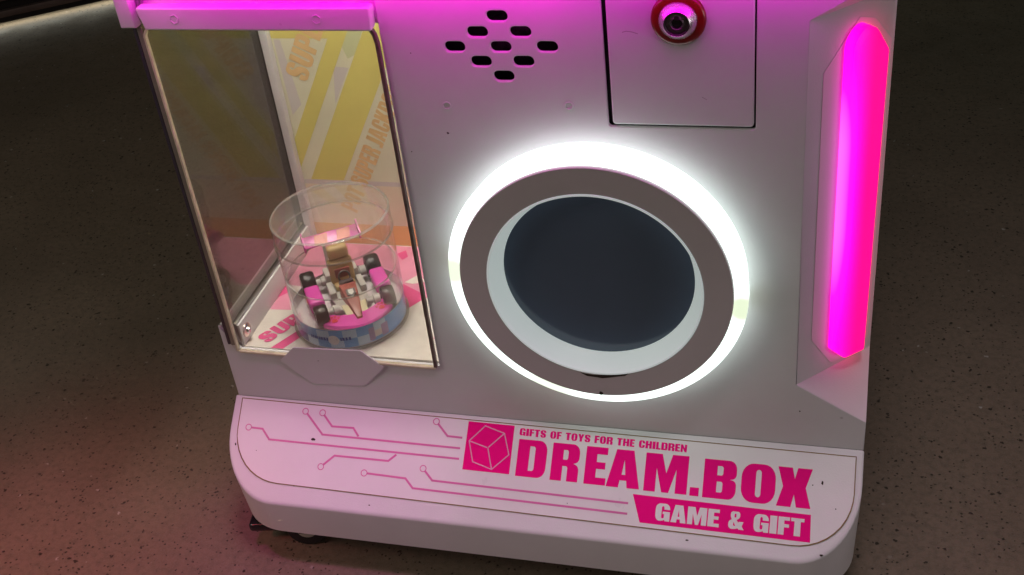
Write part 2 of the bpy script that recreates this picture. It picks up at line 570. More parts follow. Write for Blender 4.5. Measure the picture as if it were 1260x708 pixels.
# ------------------------------------------------------------------ floor
def floor_material():
    m = bpy.data.materials.new('polished_concrete')
    m.use_nodes = True
    nt = m.node_tree
    p = nt.nodes['Principled BSDF']
    tc = nt.nodes.new('ShaderNodeTexCoord')
    lk = nt.links.new

    def noise(scale, detail=4, rough=0.6):
        n = nt.nodes.new('ShaderNodeTexNoise')
        n.inputs['Scale'].default_value = scale
        n.inputs['Detail'].default_value = detail
        n.inputs['Roughness'].default_value = rough
        lk(tc.outputs['Object'], n.inputs['Vector'])
        return n.outputs['Fac']

    def ramp(sock, a, b, lo=0.0, hi=1.0):
        r = nt.nodes.new('ShaderNodeMapRange')
        r.inputs['From Min'].default_value = a
        r.inputs['From Max'].default_value = b
        r.inputs['To Min'].default_value = lo
        r.inputs['To Max'].default_value = hi
        lk(sock, r.inputs['Value'])
        return r.outputs['Result']

    def mix(fac, A, B):
        x = nt.nodes.new('ShaderNodeMix')
        x.data_type = 'RGBA'
        lk(fac, x.inputs[0])
        for s, val in ((6, A), (7, B)):
            if isinstance(val, tuple):
                x.inputs[s].default_value = (*val, 1)
            else:
                lk(val, x.inputs[s])
        return x.outputs[2]

    def mul(a, b):
        x = nt.nodes.new('ShaderNodeMath')
        x.operation = 'MULTIPLY'
        lk(a, x.inputs[0])
        lk(b, x.inputs[1])
        return x.outputs[0]

    def voro(scale, rnd=1.0):
        v = nt.nodes.new('ShaderNodeTexVoronoi')
        v.inputs['Scale'].default_value = scale
        v.inputs['Randomness'].default_value = rnd
        # wobble the cells so that the chips are ragged
        n = nt.nodes.new('ShaderNodeTexNoise')
        n.inputs['Scale'].default_value = scale * 2.2
        n.inputs['Detail'].default_value = 2
        lk(tc.outputs['Object'], n.inputs['Vector'])
        ad = nt.nodes.new('ShaderNodeVectorMath')
        ad.operation = 'MULTIPLY_ADD'
        lk(n.outputs['Color'], ad.inputs[0])
        ad.inputs[1].default_value = (0.7 / scale,) * 3
        lk(tc.outputs['Object'], ad.inputs[2])
        lk(ad.outputs[0], v.inputs['Vector'])
        return v
    c = mix(ramp(noise(5, 5), 0.3, 0.7), (0.190, 0.142, 0.100), (0.260, 0.200, 0.144))
    c = mix(ramp(noise(2.2, 6), 0.45, 0.7, 0, 0.55), c, (0.11, 0.088, 0.062))
    c = mix(ramp(noise(160, 3), 0.42, 0.75, 0, 0.8), c, (0.12, 0.10, 0.07))
    c = mix(ramp(noise(700, 2), 0.45, 0.8, 0, 0.7), c, (0.23, 0.21, 0.18))
    facs = []
    for sc, th, share in ((135, 0.20, 0.80), (260, 0.24, 0.70), (80, 0.13, 0.90)):
        v = voro(sc)
        sep = nt.nodes.new('ShaderNodeSeparateColor')
        lk(v.outputs['Color'], sep.inputs[0])
        f = mul(ramp(v.outputs['Distance'], th + 0.05, th - 0.03), ramp(sep.outputs[0], share, share + 0.02))
        facs.append(f)
        c = mix(f, c, (0.050, 0.040, 0.028))
    v = voro(120)
    sep = nt.nodes.new('ShaderNodeSeparateColor')
    lk(v.outputs['Color'], sep.inputs[0])
    f = mul(ramp(v.outputs['Distance'], 0.22, 0.12), ramp(sep.outputs[1], 0.96, 0.98))
    c = mix(f, c, (0.42, 0.40, 0.36))
    lk(c, p.inputs['Base Color'])
    lk(ramp(noise(30, 5), 0.3, 0.7, 0.38, 0.6), p.inputs['Roughness'])
    p.inputs['Specular IOR Level'].default_value = 0.35
    bp = nt.nodes.new('ShaderNodeBump')
    bp.inputs['Strength'].default_value = 0.5
    bp.inputs['Distance'].default_value = 0.0012
    bp.invert = True
    lk(facs[0], bp.inputs['Height'])
    lk(bp.outputs['Normal'], p.inputs['Normal'])
    return m


fl = from_py('floor', [(-9, -6, 0), (9, -6, 0), (9, 12, 0), (-9, 12, 0)], [(0, 1, 2, 3)], floor_material())
fl['kind'] = 'structure'

# ------------------------------------------------------------------ the machine
M = thing('gift_machine', 'white arcade gift machine with glowing white ring, magenta side lamp and pink lettering', 'arcade machine')
XL, XR = -0.2388, 0.2612
ZT = 0.275           # top of the front panel (local), under the shade shelf

# front panel with its window notch, door opening and speaker slots
outer = [(XL, -0.1088), (XR, -0.1088), (XR, -0.0817), (0.2118, -0.052), (0.2125, 0.2226), (XR, 0.2523), (XR, ZT), (-0.0560, ZT),
         (-0.0560, -0.0600), (-0.2240, -0.0580), (XL, -0.0370)]
door_hole = rp([(0.0893, 0.1508, 0.002), (0.1817, 0.1508, 0.002), (0.1817, ZT - 0.01, 0.002), (0.0893, ZT - 0.01, 0.002)], 3)
slots = []
for sx, sz in ((0.0233, 0.2256), (0.0094, 0.2150), (0.0374, 0.2152), (-0.0068, 0.2049), (0.0236, 0.2051), (0.0536, 0.2053), (0.0095, 0.1950), (0.0374, 0.1953), (0.0234, 0.1850)):
    w, h = 0.0069, 0.0036
    slots.append(rp([(sx - w, sz - h, h), (sx + w, sz - h, h), (sx + w, sz + h, h), (sx - w, sz + h, h)], 6))
fill2d('front_panel', [outer, door_hole] + slots, FRONT, -0.0030, 0.0030, WHITE, M, bevel=0.0008)

# rest of the housing
box('side_panel', XR - 0.002, XR, 0.0505, 0.40, 0.043, 0.52, WHITE, M)
box('side_panel', XL, XL + 0.002, 0.0032, 0.178, 0.043, 0.2030, WHITE, M, bevel=0.0006)
box('side_panel', XL, XL + 0.002, 0.1782, 0.40, 0.043, 0.52, WHITE, M)
box('rear_panel', XL + 0.002, XR - 0.002, 0.398, 0.40, 0.043, 0.52, WHITE, M)
box('base_panel', XL + 0.003, XR - 0.003, 0.004, 0.396, 0.0430, 0.0450, STEEL, M)
zc0, zc1 = -0.052 + ZO, 0.2226 + ZO
X0, X1, DY = 0.2121, XR, 0.0505
v = [(X0, 0.0005, zc0), (X1, DY, zc0), (X1, DY, zc1), (X0, 0.0005, zc1), (X1, 0.0005, -0.0817 + ZO), (X1, 0.0005, 0.2523 + ZO), (X1, DY, 0.52), (X1, 0.0005, 0.52),
     (X1, DY, 0.043), (X1, 0.0005, 0.043)]
from_py('corner_panel', v, [(0, 1, 2, 3), (0, 4, 1), (3, 2, 5), (2, 6, 7, 5), (1, 4, 9, 8)], WHITE, M)

# apron: sloped top with rounded front corners over a straight skirt
def plan_outline(inset=0.0, taper=0.0):
    xl, xr, yf = -0.2412 + inset + taper, 0.2616 - inset - taper, -0.0655 + inset + taper
    rx, ry = 0.046, 0.046
    pts = [(xl, 0.0)]
    n = 14
    for i in range(n + 1):
        t = math.pi + math.pi / 2 * i / n
        pts.append((xl + rx + rx * math.cos(t) * 1.0, yf + ry + ry * math.sin(t)))
    for i in range(n + 1):
        t = 1.5 * math.pi + math.pi / 2 * i / n
        pts.append((xr - rx + rx * math.cos(t), yf + ry + ry * math.sin(t)))
    pts.append((xr, 0.0))
    return pts


def slope_z(y):
    return ZO + LZ + y * ST / CT


rings = []
bot = plan_outline(0, 0.0025)
rings.append([(x, y, 0.0425) for x, y in plan_outline(0.0035, 0.0025)])
rings.append([(x, y, 0.0432) for x, y in bot])
o0 = plan_outline(0)
for dz, ins in ((0.0024, 0.0), (0.0016, 0.0), (0.0010, 0.0001), (0.0005, 0.0004), (0.0002, 0.0008), (0.0, 0.0014), (0.0, 0.0022)):
    rings.append([(x, y, slope_z(y0) - dz) for (x, y), (_, y0) in zip(plan_outline(ins), plan_outline(ins))])
v, f = [], []
n = len(rings[0])
for rg in rings:
    v += rg
for k in range(len(rings) - 1):
    for i in range(n - 1):
        f.append((k * n + i, k * n + i + 1, (k + 1) * n + i + 1, (k + 1) * n + i))
f.append(tuple(range((len(rings) - 1) * n, len(rings) * n)))
f.append(tuple(range(n))[::-1])
apron = from_py('apron', v, f, WHITE, M, smooth=True)

# sticker on the apron
outline = rp([(-0.2348, -0.0018), (0.2566, -0.0048), (0.2566, -0.0738, 0.042), (-0.2335, -0.0686, 0.042)], 10)
c_in = Vector((0.011, -0.035))
inner = [(x + (0.0007 if x < c_in.x else -0.0007), y + (0.0007 if y < c_in.y else -0.0007)) for x, y in outline]
sticker = fill2d('sticker', [outline], SLOPE, 0.0001, 0.0004, STICK, M)
fill2d('sticker_edge', [outline, inner], SLOPE, 0.0005, 0.00012, EDGE, sticker)
SW, STH = 0.00052, 0.00012
ls = lambda pts: [(x, -s) for x, s in pts]


def word(name, loops, m, parent, fr=SLOPE, w0=SW, th=STH, label=None):
    o = fill2d(name, loops, fr, w0, th, m, parent)
    if label:
        o['label'] = label
    return o


# DREAM.BOX letter by letter (spans measured along the apron)
spans = [(0.0048, 0.0280), (0.0322, 0.0537), (0.0586, 0.0752), (0.0758, 0.1012), (0.1044, 0.1367), (0.1389, 0.1456), (0.1483, 0.1724), (0.1760, 0.2007), (0.2019, 0.2264)]
lp = []
for ch, (xa, xb) in zip('DREAM.BOX', spans):
    top = 0.0146 + (0.5 * (xa + xb) - 0.005) * 0.0122
    hgt = 0.0286
    lp += letter_loops(ch, (0, -(top + hgt)), (1, 0), (0, 1), hgt, spans=[(xa, xb)])
word('lettering', lp, MAG, sticker, label='large pink words DREAM.BOX')
word('lettering', letter_loops('GIFTS OF TOYS FOR THE CHILDREN', (0.0044, -0.0119), (1, -0.0105), (0.0105, 1), 0.0057, length=0.1298, gap=0.09, space=0.42), MAG, sticker,
     label='small pink words GIFTS OF TOYS FOR THE CHILDREN')
ban = ls([(0.0971, 0.0480), (0.2270, 0.0499), (0.2276, 0.0696), (0.1041, 0.0684)])
word('banner', [ban], MAG, sticker)
word('lettering', letter_loops('GAME & GIFT', (0.1152, -0.0655), (1, -0.006), (0.006, 1), 0.0128, length=0.1075, gap=0.07, space=0.40), STICK, sticker, w0=SW + 0.00014,
     label='white words GAME & GIFT on the pink banner')
word('logo_square', [ls([(-0.0377, 0.0046), (-0.0002, 0.0049), (-0.0000, 0.0427), (-0.0378, 0.0425)])], MAG, sticker)
cube = [(-0.0238, 0.0066), (-0.0072, 0.0113), (-0.0195, 0.0240), (-0.0357, 0.0198), (-0.0015, 0.0280), (-0.0142, 0.0408), (-0.0306, 0.0362)]
cb = ls(cube)
hexl = [cb[0], cb[1], cb[4], cb[5], cb[6], cb[3]]
cc = sum((Vector(p) for p in hexl), Vector((0, 0))) / 6
hin = [tuple(cc + (Vector(p) - cc) * 0.944) for p in hexl]
mid = cb[2]
CUBELINE = mat('pale_pink_line', (0.80, 0.36, 0.56), 0.36)
word('logo_cube', [hexl, hin], CUBELINE, sticker, w0=SW + 0.00014)
ctr = Vector(mid)
for e in (cb[1], cb[3], cb[5]):
    q = Vector(e)
    dd = (q - ctr).normalized()
    word('logo_cube_edge', [ribbon([tuple(ctr + dd * 0.0004), tuple(q - dd * 0.0011)], 0.0009)], CUBELINE, sticker, w0=SW + 0.00016)
# circuit tracery
LW = 0.00165
tr = [([(-0.2222, 0.0258), (-0.2118, 0.0260), (-0.2044, 0.0341), (-0.0416, 0.0347)], True),
      ([(-0.1750, 0.0100), (-0.1587, 0.0260), (-0.0418, 0.0264)], True),
      ([(-0.1600, 0.0100), (-0.1515, 0.0187), (-0.1331, 0.0184), (-0.1276, 0.0248)], True),
      ([(-0.1541, 0.0502), (-0.1454, 0.0419), (-0.0995, 0.0418), (-0.0935, 0.0362)], True),
      ([(-0.0626, 0.0087), (-0.0534, 0.0178), (-0.0412, 0.0180)], True),
      ([(-0.1160, 0.0532), (-0.0832, 0.0540), (-0.0761, 0.0610), (0.0943, 0.0630)], True),
      ([(-0.0682, 0.0465), (-0.0610, 0.0535), (0.0942, 0.0552)], True)]
for pts, dot in tr:
    o = word('circuit_line', [ribbon(ls(pts), LW)], LINE, sticker)
    p0, p1 = Vector(ls(pts)[0]), Vector(ls(pts)[1])
    dd = (p0 - p1).normalized()
    cpos = p0 + dd * 0.0022
    word('circuit_ring', [circle(cpos.x, cpos.y, 0.0028, 28), circle(cpos.x, cpos.y, 0.0021, 28)], LINE, sticker)


def fleck(u, v, r, fr, w, parent, m=DIRT, seed=0, stretch=1.0):
    rnd = random.Random(seed)
    pts = [(u + r * stretch * (0.6 + 0.6 * rnd.random()) * math.cos(t), v + r * (0.6 + 0.6 * rnd.random()) * math.sin(t)) for t in [i * 2 * math.pi / 9 for i in range(9)]]
    return fill2d('paint_chip', [pts], fr, w, 0.00008, m, parent)


for i, (x, s, r, k) in enumerate([(-0.1660, 0.0305, 0.0013, 1.4), (0.2337, 0.0262, 0.0016, 0.6), (-0.2335, 0.0405, 0.0012, 0.5), (-0.1760, 0.0690, 0.0006, 1), (0.0480, 0.0600, 0.0004, 1),
                                  (0.2270, 0.0285, 0.0005, 1), (0.2440, 0.0440, 0.0005, 1), (0.1830, 0.0545, 0.0004, .5), (-0.2140, 0.0440, 0.0004, 1)]):
    fleck(x, -s, r, SLOPE, SW, sticker, seed=i, stretch=k)
for i, (x, s, r, k) in enumerate([(0.14, 0.0775, 0.0006, 2), (-0.11, 0.0778, 0.0005, 2), (0.236, 0.0775, 0.0008, 1.5)]):
    fleck(x, -s, r, SLOPE, 0.0001, apron, seed=20 + i, stretch=k)
for i, (x, z, r) in enumerate([(-0.020, 0.143, 0.0009), (-0.037, 0.2005, 0.0004), (0.180, 0.200, 0.0006), (-0.048, 0.128, 0.0005), (-0.155, -0.0605, 0.0005), (0.215, -0.076, 0.0007)]):
    fleck(x, z, r, FRONT, 0.0048 if -0.19 < x < -0.1 else 0.0001, M, seed=40 + i)

# hexagonal tab below the window
tab = rp([(-0.1744, -0.0493, 0.001), (-0.1169, -0.0471, 0.001), (-0.1012, -0.0634, 0.001), (-0.1214, -0.0862, 0.001), (-0.1669, -0.0890, 0.001), (-0.1895, -0.0652, 0.001)], 3)
tb = fill2d('window_tab', [tab], FRONT, -0.0005, 0.0010, WHITE, M, bevel=0.0003)
for vv_ in tb.data.vertices:
    vv_.co.y -= 0.0042 * max(0.0, (vv_.co.z - ZO + 0.0895)) / 0.042

# speaker behind the slots
box('speaker_plate', -0.02, 0.068, 0.010, 0.012, 0.17 + ZO, 0.24 + ZO, DARKGAP, M)
SPKMESH = mat('crinkled_speaker_film', (0.05, 0.03, 0.045), 0.25, bump=1.0, bscale=260, var=0.6, vscale=220)
fill2d('speaker_cone', [circle(0.027, 0.208, 0.016)], FRONT, -0.0095, 0.001, SPKMESH, M)
# screw plugs
for px, pz in ((-0.0178, 0.1634), (0.0643, 0.1650)):
    fill2d('screw_plug', [circle(px, pz, 0.0029, 28), circle(px, pz, 0.0022, 28)], FRONT, 0.0001, 0.0005, WHITE, M, bevel=0.0002)

# coin door with lock
box('door_recess', 0.0870, 0.1840, 0.0065, 0.0080, 0.146 + ZO, ZT + ZO, DARKGAP, M)
door = fill2d('door', [rp([(0.0922, 0.1528, 0.0022), (0.1806, 0.1528, 0.0022), (0.1806, ZT - 0.012, 0.002), (0.0922, ZT - 0.012, 0.002)], 4)], FRONT, -0.0030, 0.0037, WHITE, M, bevel=0.0009)
lockm = FRONT @ Matrix.Translation((0.1360, 0.2246, 0.0007))
lathe('lock_ring', [(0.0110, 0.0), (0.0166, 0.0), (0.0166, 0.0014), (0.0158, 0.0027), (0.0140, 0.0034), (0.0118, 0.0036), (0.0110, 0.0030)], RED, door, 64, lockm, closed=True)
lathe('lock_bezel', [(0.0117, 0.0030), (0.0116, 0.0042), (0.0112, 0.0052), (0.0081, 0.0090), (0.0078, 0.0093), (0.0076, 0.0090), (0.0076, 0.0)], CHROME, door, 64, lockm)
lathe('lock_cylinder', [(0.0, 0.0066), (0.0030, 0.0066), (0.0033, 0.0083), (0.0037, 0.0086), (0.0040, 0.0083), (0.0068, 0.0080), (0.0072, 0.0091), (0.0076, 0.0091), (0.0076, 0.004)], DARKCHROME, door, 48, lockm)
lathe('keyhole', [(0.0, 0.00665), (0.0031, 0.00665), (0.0031, 0.0070), (0.0, 0.0070)], DARKGAP, door, 32, lockm)
fill2d('key_notch', [rp([(-0.0014, 0.0024), (0.0014, 0.0024), (0.0014, 0.0050, 0.001), (-0.0014, 0.0050, 0.001)], 3)], lockm, 0.0086, 0.0002, DARKGAP, door)

for pts, wd in (([(0.1015, 0.2155), (0.1040, 0.2163), (0.1075, 0.2158), (0.1110, 0.2146)], 0.00035), ([(0.1490, 0.1730), (0.1520, 0.1712)], 0.00025)):
    fill2d('scratch', [ribbon(pts, wd)], FRONT, 0.00072, 0.00004, mat('grey_scratch', (0.30, 0.24, 0.28), 0.6), door)

# light ring with screen
ringm = FRONT @ Matrix.Translation((0.0752, 0.0362, 0.0))
lathe('light_ring', [(0.094, 0.0002), (0.1028, 0.0002), (0.1034, 0.0060), (0.1044, 0.0120), (0.1047, 0.0145), (0.1043, 0.0156), (0.1032, 0.0160), (0.0945, 0.0160)], RINGGLOW, M, 128, ringm, closed=True)
plate = lathe('ring_plate', [(0.0752, 0.0150), (0.0946, 0.0163), (0.0951, 0.0170), (0.0951, 0.0194), (0.0946, 0.0200), (0.0756, 0.0200), (0.0752, 0.0196)], PLATE, M, 128, ringm, closed=True)
lathe('inner_ring', [(0.0753, 0.0203), (0.0745, 0.0206), (0.0738, 0.0203), (0.0712, 0.0120), (0.0690, 0.0065), (0.0678, 0.0046), (0.0674, 0.0040), (0.0674, 0.0012), (0.0751, 0.0012)], INNERGLOW, M, 128, ringm, closed=True)
lathe('screen', [(0.0, 0.0034), (0.0674, 0.0034), (0.0674, 0.0014), (0.0, 0.0014)], SCREEN, M, 96, ringm)
from_chip = [(-0.0196, -0.0738), (-0.0160, -0.0748), (-0.0100, -0.0757), (0.0, -0.0756), (0.0100, -0.0747), (0.0160, -0.0735), (0.0130, -0.0758), (0.0068, -0.0768), (0.0010, -0.0779), (-0.0040, -0.0786), (-0.0080, -0.0778), (-0.0150, -0.0768)]
TILT = Matrix.Rotation(0.07, 4, 'Z')
fill2d('paint_chip', [from_chip], ringm @ TILT, 0.02002, 0.0002, DIRT, plate)
fleck(-0.0005, -0.0930, 0.0017, ringm, 0.02002, plate, seed=77)

# right corner lamp on the chamfer
cd = Vector((X1 - X0, DY - 0.0005, 0)).normalized()
cn = Vector((cd.y, -cd.x, 0))
CHAM = frame((X0, 0.0005, ZO), cd, (0, 0, 1), cn)
clen = lambda x: (x - X0) / cd.x


def lens_material():
    m = mat('magenta_lamp_lens', (0.5, 0.02, 0.3), 0.5, spec=0.2)
    nt = m.node_tree
    p = nt.nodes['Principled BSDF']
    tc = [n for n in nt.nodes if n.type == 'TEX_COORD'][0]
    sp = nt.nodes.new('ShaderNodeSeparateXYZ')
    nt.links.new(tc.outputs['Object'], sp.inputs[0])

    def mr(sock, a, b):
        r = nt.nodes.new('ShaderNodeMapRange')
        r.interpolation_type = 'SMOOTHSTEP'
        r.inputs['From Min'].default_value = a
        r.inputs['From Max'].default_value = b
        nt.links.new(sock, r.inputs['Value'])
        return r.outputs['Result']
    # the row of violet diodes sits behind the inner edge of the diffuser
    across = mr(sp.outputs['X'], 0.2522, 0.2325)
    lo = mr(sp.outputs['Z'], -0.035 + ZO, 0.075 + ZO)
    hi = mr(sp.outputs['Z'], 0.205 + ZO, 0.125 + ZO)
    a = nt.nodes.new('ShaderNodeMath')
    a.operation = 'MULTIPLY'
    nt.links.new(lo, a.inputs[0])
    nt.links.new(hi, a.inputs[1])
    b = nt.nodes.new('ShaderNodeMapRange')
    b.inputs['To Min'].default_value = 0.5
    nt.links.new(a.outputs[0], b.inputs['Value'])
    c = nt.nodes.new('ShaderNodeMath')
    c.operation = 'MULTIPLY'
    nt.links.new(across, c.inputs[0])
    nt.links.new(b.outputs['Result'], c.inputs[1])
    cr = nt.nodes.new('ShaderNodeValToRGB')
    cr.color_ramp.elements[0].position = 0.0
    cr.color_ramp.elements[0].color = (1.0, 0.0, 0.115, 1)
    e = cr.color_ramp.elements.new(0.42)
    e.color = (1.0, 0.0, 0.40, 1)
    e = cr.color_ramp.elements.new(0.7)
    e.color = (1.0, 0.004, 0.62, 1)
    cr.color_ramp.elements[-1].position = 1.0
    cr.color_ramp.elements[-1].color = (1.0, 0.075, 0.72, 1)
    nt.links.new(c.outputs[0], cr.inputs[0])
    nt.links.new(cr.outputs[0], p.inputs['Emission Color'])
    p.inputs['Emission Strength'].default_value = 2.2
    return m


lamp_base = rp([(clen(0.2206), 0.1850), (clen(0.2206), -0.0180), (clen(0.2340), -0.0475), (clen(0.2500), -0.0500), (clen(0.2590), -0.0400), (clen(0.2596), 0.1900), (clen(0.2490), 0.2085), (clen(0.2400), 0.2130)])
fill2d('lamp_mount', [lamp_base], CHAM, 0.0001, 0.0002, mat('lamp_base_spill_glow', (0.74, 0.70, 0.73), 0.4, emit=(1.0, 0.02, 0.42), estr=0.05), M)  # faint magenta emission stands in for lens spill on the chamfer
# faceted lens: hexagonal foot rising to a ridge near its inner edge
foot = [(clen(0.2330), 0.2005), (clen(0.2330), -0.0320), (clen(0.2400), -0.0430), (clen(0.2535), -0.0440), (clen(0.2550), 0.1890), (clen(0.2475), 0.2050), (clen(0.2395), 0.2115)]
foot = rp([(u - 0.0018, z, 0.007 if i == 6 else (0.005 if i == 0 else 0.0012)) for i, (u, z) in enumerate(foot)], 4)
ctrx = clen(0.2412)
v, f = [], []
lv = [(1.0, 0.0004), (0.995, 0.0056), (0.94, 0.0074), (0.80, 0.0083), (0.55, 0.0087)]
nf = len(foot)
zmid = 0.08
for s, w in lv:
    for (u, z) in foot:
        v.append(CHAM @ Vector((ctrx + (u - ctrx) * s, zmid + (z - zmid) * (1 - (1 - s) * 0.10), w)))
for k in range(len(lv) - 1):
    for i in range(nf):
        j = (i + 1) % nf
        f.append((k * nf + i, k * nf + j, (k + 1) * nf + j, (k + 1) * nf + i))
f.append(tuple(range((len(lv) - 1) * nf, len(lv) * nf)))
f.append(tuple(range(nf))[::-1])
foot_done = True
from_py('lamp_lens', v, f, lens_material(), M, smooth=True)

# ------------------------------------------------------------------ display window at the left
WL, WR = -0.2262, -0.0560
floor_box = box('prize_shelf', -0.2364, -0.0525, 0.0032, 0.1775, 0.1790, 0.1820, FLOORC, M)
back = box('back_wall', -0.2187, -0.0525, 0.1570, 0.1590, 0.1821, 0.9000, WALLC, M)
box('inner_wall', -0.0525, -0.0510, 0.0075, 0.1775, 0.1790, 0.9000, INWHITE, M)
box('window_ceiling', XL, -0.0510, 0.0032, 0.1775, 0.9002, 0.9020, INWHITE, M)
box('upper_side_panel', XL, XL + 0.002, 0.0075, 0.178, 0.4705, 0.9000, WHITE, M)
box('window_light', -0.20, -0.075, 0.014, 0.100, 0.8950, 0.8998, BOXLED, M)
box('corner_post', -0.2255, -0.2188, 0.1505, 0.1590, 0.1822, 0.9000, INWHITE, M, bevel=0.0008)
box('rear_filler', -0.2364, -0.2264, 0.1580, 0.1775, 0.1822, 0.9000, mat('brown_filler', (0.06, 0.05, 0.038), 0.5), M)
ledge = box('side_ledge', -0.2236, -0.2216, 0.0030, 0.1525, 0.1822, 0.2030, INWHITE, M, bevel=0.0004)
box('ledge_channel', -0.2285, -0.2240, 0.0034, 0.1525, 0.1822, 0.2040, STEEL, M, bevel=0.0004)
boltm = frame((-0.2216, 0.0115, 0.1925), (0, 1, 0), (0, 0, 1), (1, 0, 0))
PINKCHROME = mat('pinkish_bolt_metal', (0.85, 0.68, 0.66), 0.25, metal=1.0)
bolt = lathe('bolt', [(0.0, 0.0018), (0.0050, 0.0018), (0.0058, 0.0012), (0.0060, 0.0)], PINKCHROME, ledge, 32, boltm)
lathe('bolt', [(0.0, 0.0040), (0.0012, 0.0040), (0.0024, 0.0034), (0.0030, 0.0019)], CHROME, ledge, 24, boltm)

# printed graphics of the back wall
D1, U1 = (0.470, 0.883), (-0.883, 0.470)
wc = lambda pl: clip(pl, -0.2185, -0.0530, -0.0575, 0.2295)
zz = lambda z: z - ZO
t1 = 0.536
fill = lambda name, pl, m, w: fill2d(name, [wc(pl)], WALL, w * 0.4, 0.00003, m, back)
fill('print_band', [(-0.22, zz(0.1822)), (-0.04, zz(0.1822)), (-0.04, zz(0.2030)), (-0.22, zz(0.2030))], ORANGE, 0.0001)
fill('print_band', [(-0.22, zz(0.2030)), (-0.04, zz(0.2030)), (-0.04, zz(0.2430)), (-0.22, zz(0.2430))], PEACH, 0.0001)
fill('print_band', [(-0.22, zz(0.2431)), (-0.04, zz(0.2431)), (-0.04, zz(0.2475)), (-0.22, zz(0.2475))], LILAC, 0.0001)
fill('print_band', [(-0.22, zz(0.3793)), (-0.1690, zz(0.3793)), (-0.1205, zz(0.4690)), (-0.22, zz(0.4690))], YEL, 0.0001)
za, zb = 0.4690, 0.2477


def slant(xa_at, z_at, width, m, name='print_stripe', w=0.0003):
    x_top, x_bot = xa_at + (za - z_at) * t1, xa_at + (zb - z_at) * t1
    fill(name, [(x_bot, zz(zb)), (x_bot + width, zz(zb)), (x_top + width, zz(za)), (x_top, zz(za))], m, w)


slant(-0.1637, 0.3893, 0.0148, YEL)
slant(-0.1357, 0.3893, 0.0305, YEL)
slant(-0.2030, 0.3550, 0.0062, LILAC, w=0.0002) if False else None
fill('print_patch', [(-0.2168, zz(0.3782)), (-0.2112, zz(0.3782)), (-0.2050, zz(0.3200)), (-0.2150, zz(0.3100))], LILAC, 0.0002)
fill('print_patch', [(-0.1690, zz(0.3550)), (-0.1560, zz(0.3540)), (-0.1740, zz(0.3210))], LILAC, 0.0002)
fill('print_patch', [(-0.1500, zz(0.389)), (-0.1370, zz(0.389)), (-0.1470, zz(0.366)), (-0.1550, zz(0.362)), (-0.1580, zz(0.372))], GREENISH, 0.00025)
fill2d('lettering', letter_loops('SUPER', (-0.1957, zz(0.3400)), D1, U1, 0.0200, length=0.0660, gap=0.08), WALL, 0.00020, 0.00003, ORTEXT, back)
fill2d('lettering', letter_loops('SUPER', (-0.1612, zz(0.2400)), D1, U1, 0.0160, length=0.0420, gap=0.08), WALL, 0.00020, 0.00003, ORTEXT, back)
fill2d('lettering', letter_loops('JACKPOT', (-0.1612 + D1[0] * 0.0455, zz(0.2400) + D1[1] * 0.0455), D1, U1, 0.0160, length=0.0600, gap=0.08), WALL, 0.00020, 0.00003, ORTEXT, back)
fill2d('lettering', letter_loops('POT', (-0.1612 - D1[0] * 0.0290, zz(0.2400) - D1[1] * 0.0290), D1, U1, 0.0160, length=0.0250, gap=0.08), WALL, 0.00020, 0.00003, ORTEXT, back)

# printed graphics of the shelf
fc = lambda pl: clip(pl, -0.2214, -0.0530, 0.0034, 0.1562)


def fprint(name, pl, m, w):
    fill2d(name, [fc(pl)], BFLOOR, w * 0.7, 0.00005, m, floor_box)


fprint('print_patch', [(-0.2214, 0.0900), (-0.2214, 0.157), (-0.0900, 0.157), (-0.0520, 0.105), (-0.0941, 0.0817), (-0.1040, 0.0659), (-0.1220, 0.0980), (-0.1500, 0.1100), (-0.1900, 0.0850)], PINKL, 0.0001)
fprint('print_patch', [(-0.1200, 0.1010), (-0.0987, 0.0888), (-0.0935, 0.0817), (-0.1040, 0.0650), (-0.1150, 0.0800)], PINKD, 0.0004)
fprint('print_patch', [(-0.1180, 0.1025), (-0.1094, 0.1148), (-0.0990, 0.1050), (-0.1100, 0.1010)], FLOORC, 0.0004)
fprint('print_patch', [(-0.1325, 0.1500), (-0.1275, 0.1407), (-0.1309, 0.1350), (-0.1390, 0.1440)], PINKD, 0.0004)
fprint('print_patch', [(-0.2214, 0.0533), (-0.2025, 0.0543), (-0.2214, 0.0893)], PINKL, 0.0001)
fprint('print_patch', [(-0.2214, 0.0700), (-0.2150, 0.0780), (-0.2214, 0.0893)], PINKD, 0.0004)
fprint('print_stripe', [(-0.1990, 0.0034), (-0.1884, 0.0034), (-0.1690, 0.0400), (-0.1690, 0.0575)], PINKD, 0.0001)
fprint('print_stripe', [(-0.0700, 0.0300), (-0.0520, 0.0280), (-0.0520, 0.0600), (-0.0640, 0.0650)], PINKL, 0.0001)
fill2d('lettering', letter_loops('SUPER', (-0.2040, 0.0085), D1, U1, 0.0145, length=0.0640, gap=0.08), BFLOOR, 0.00042, 0.00003, PINKD, floor_box)

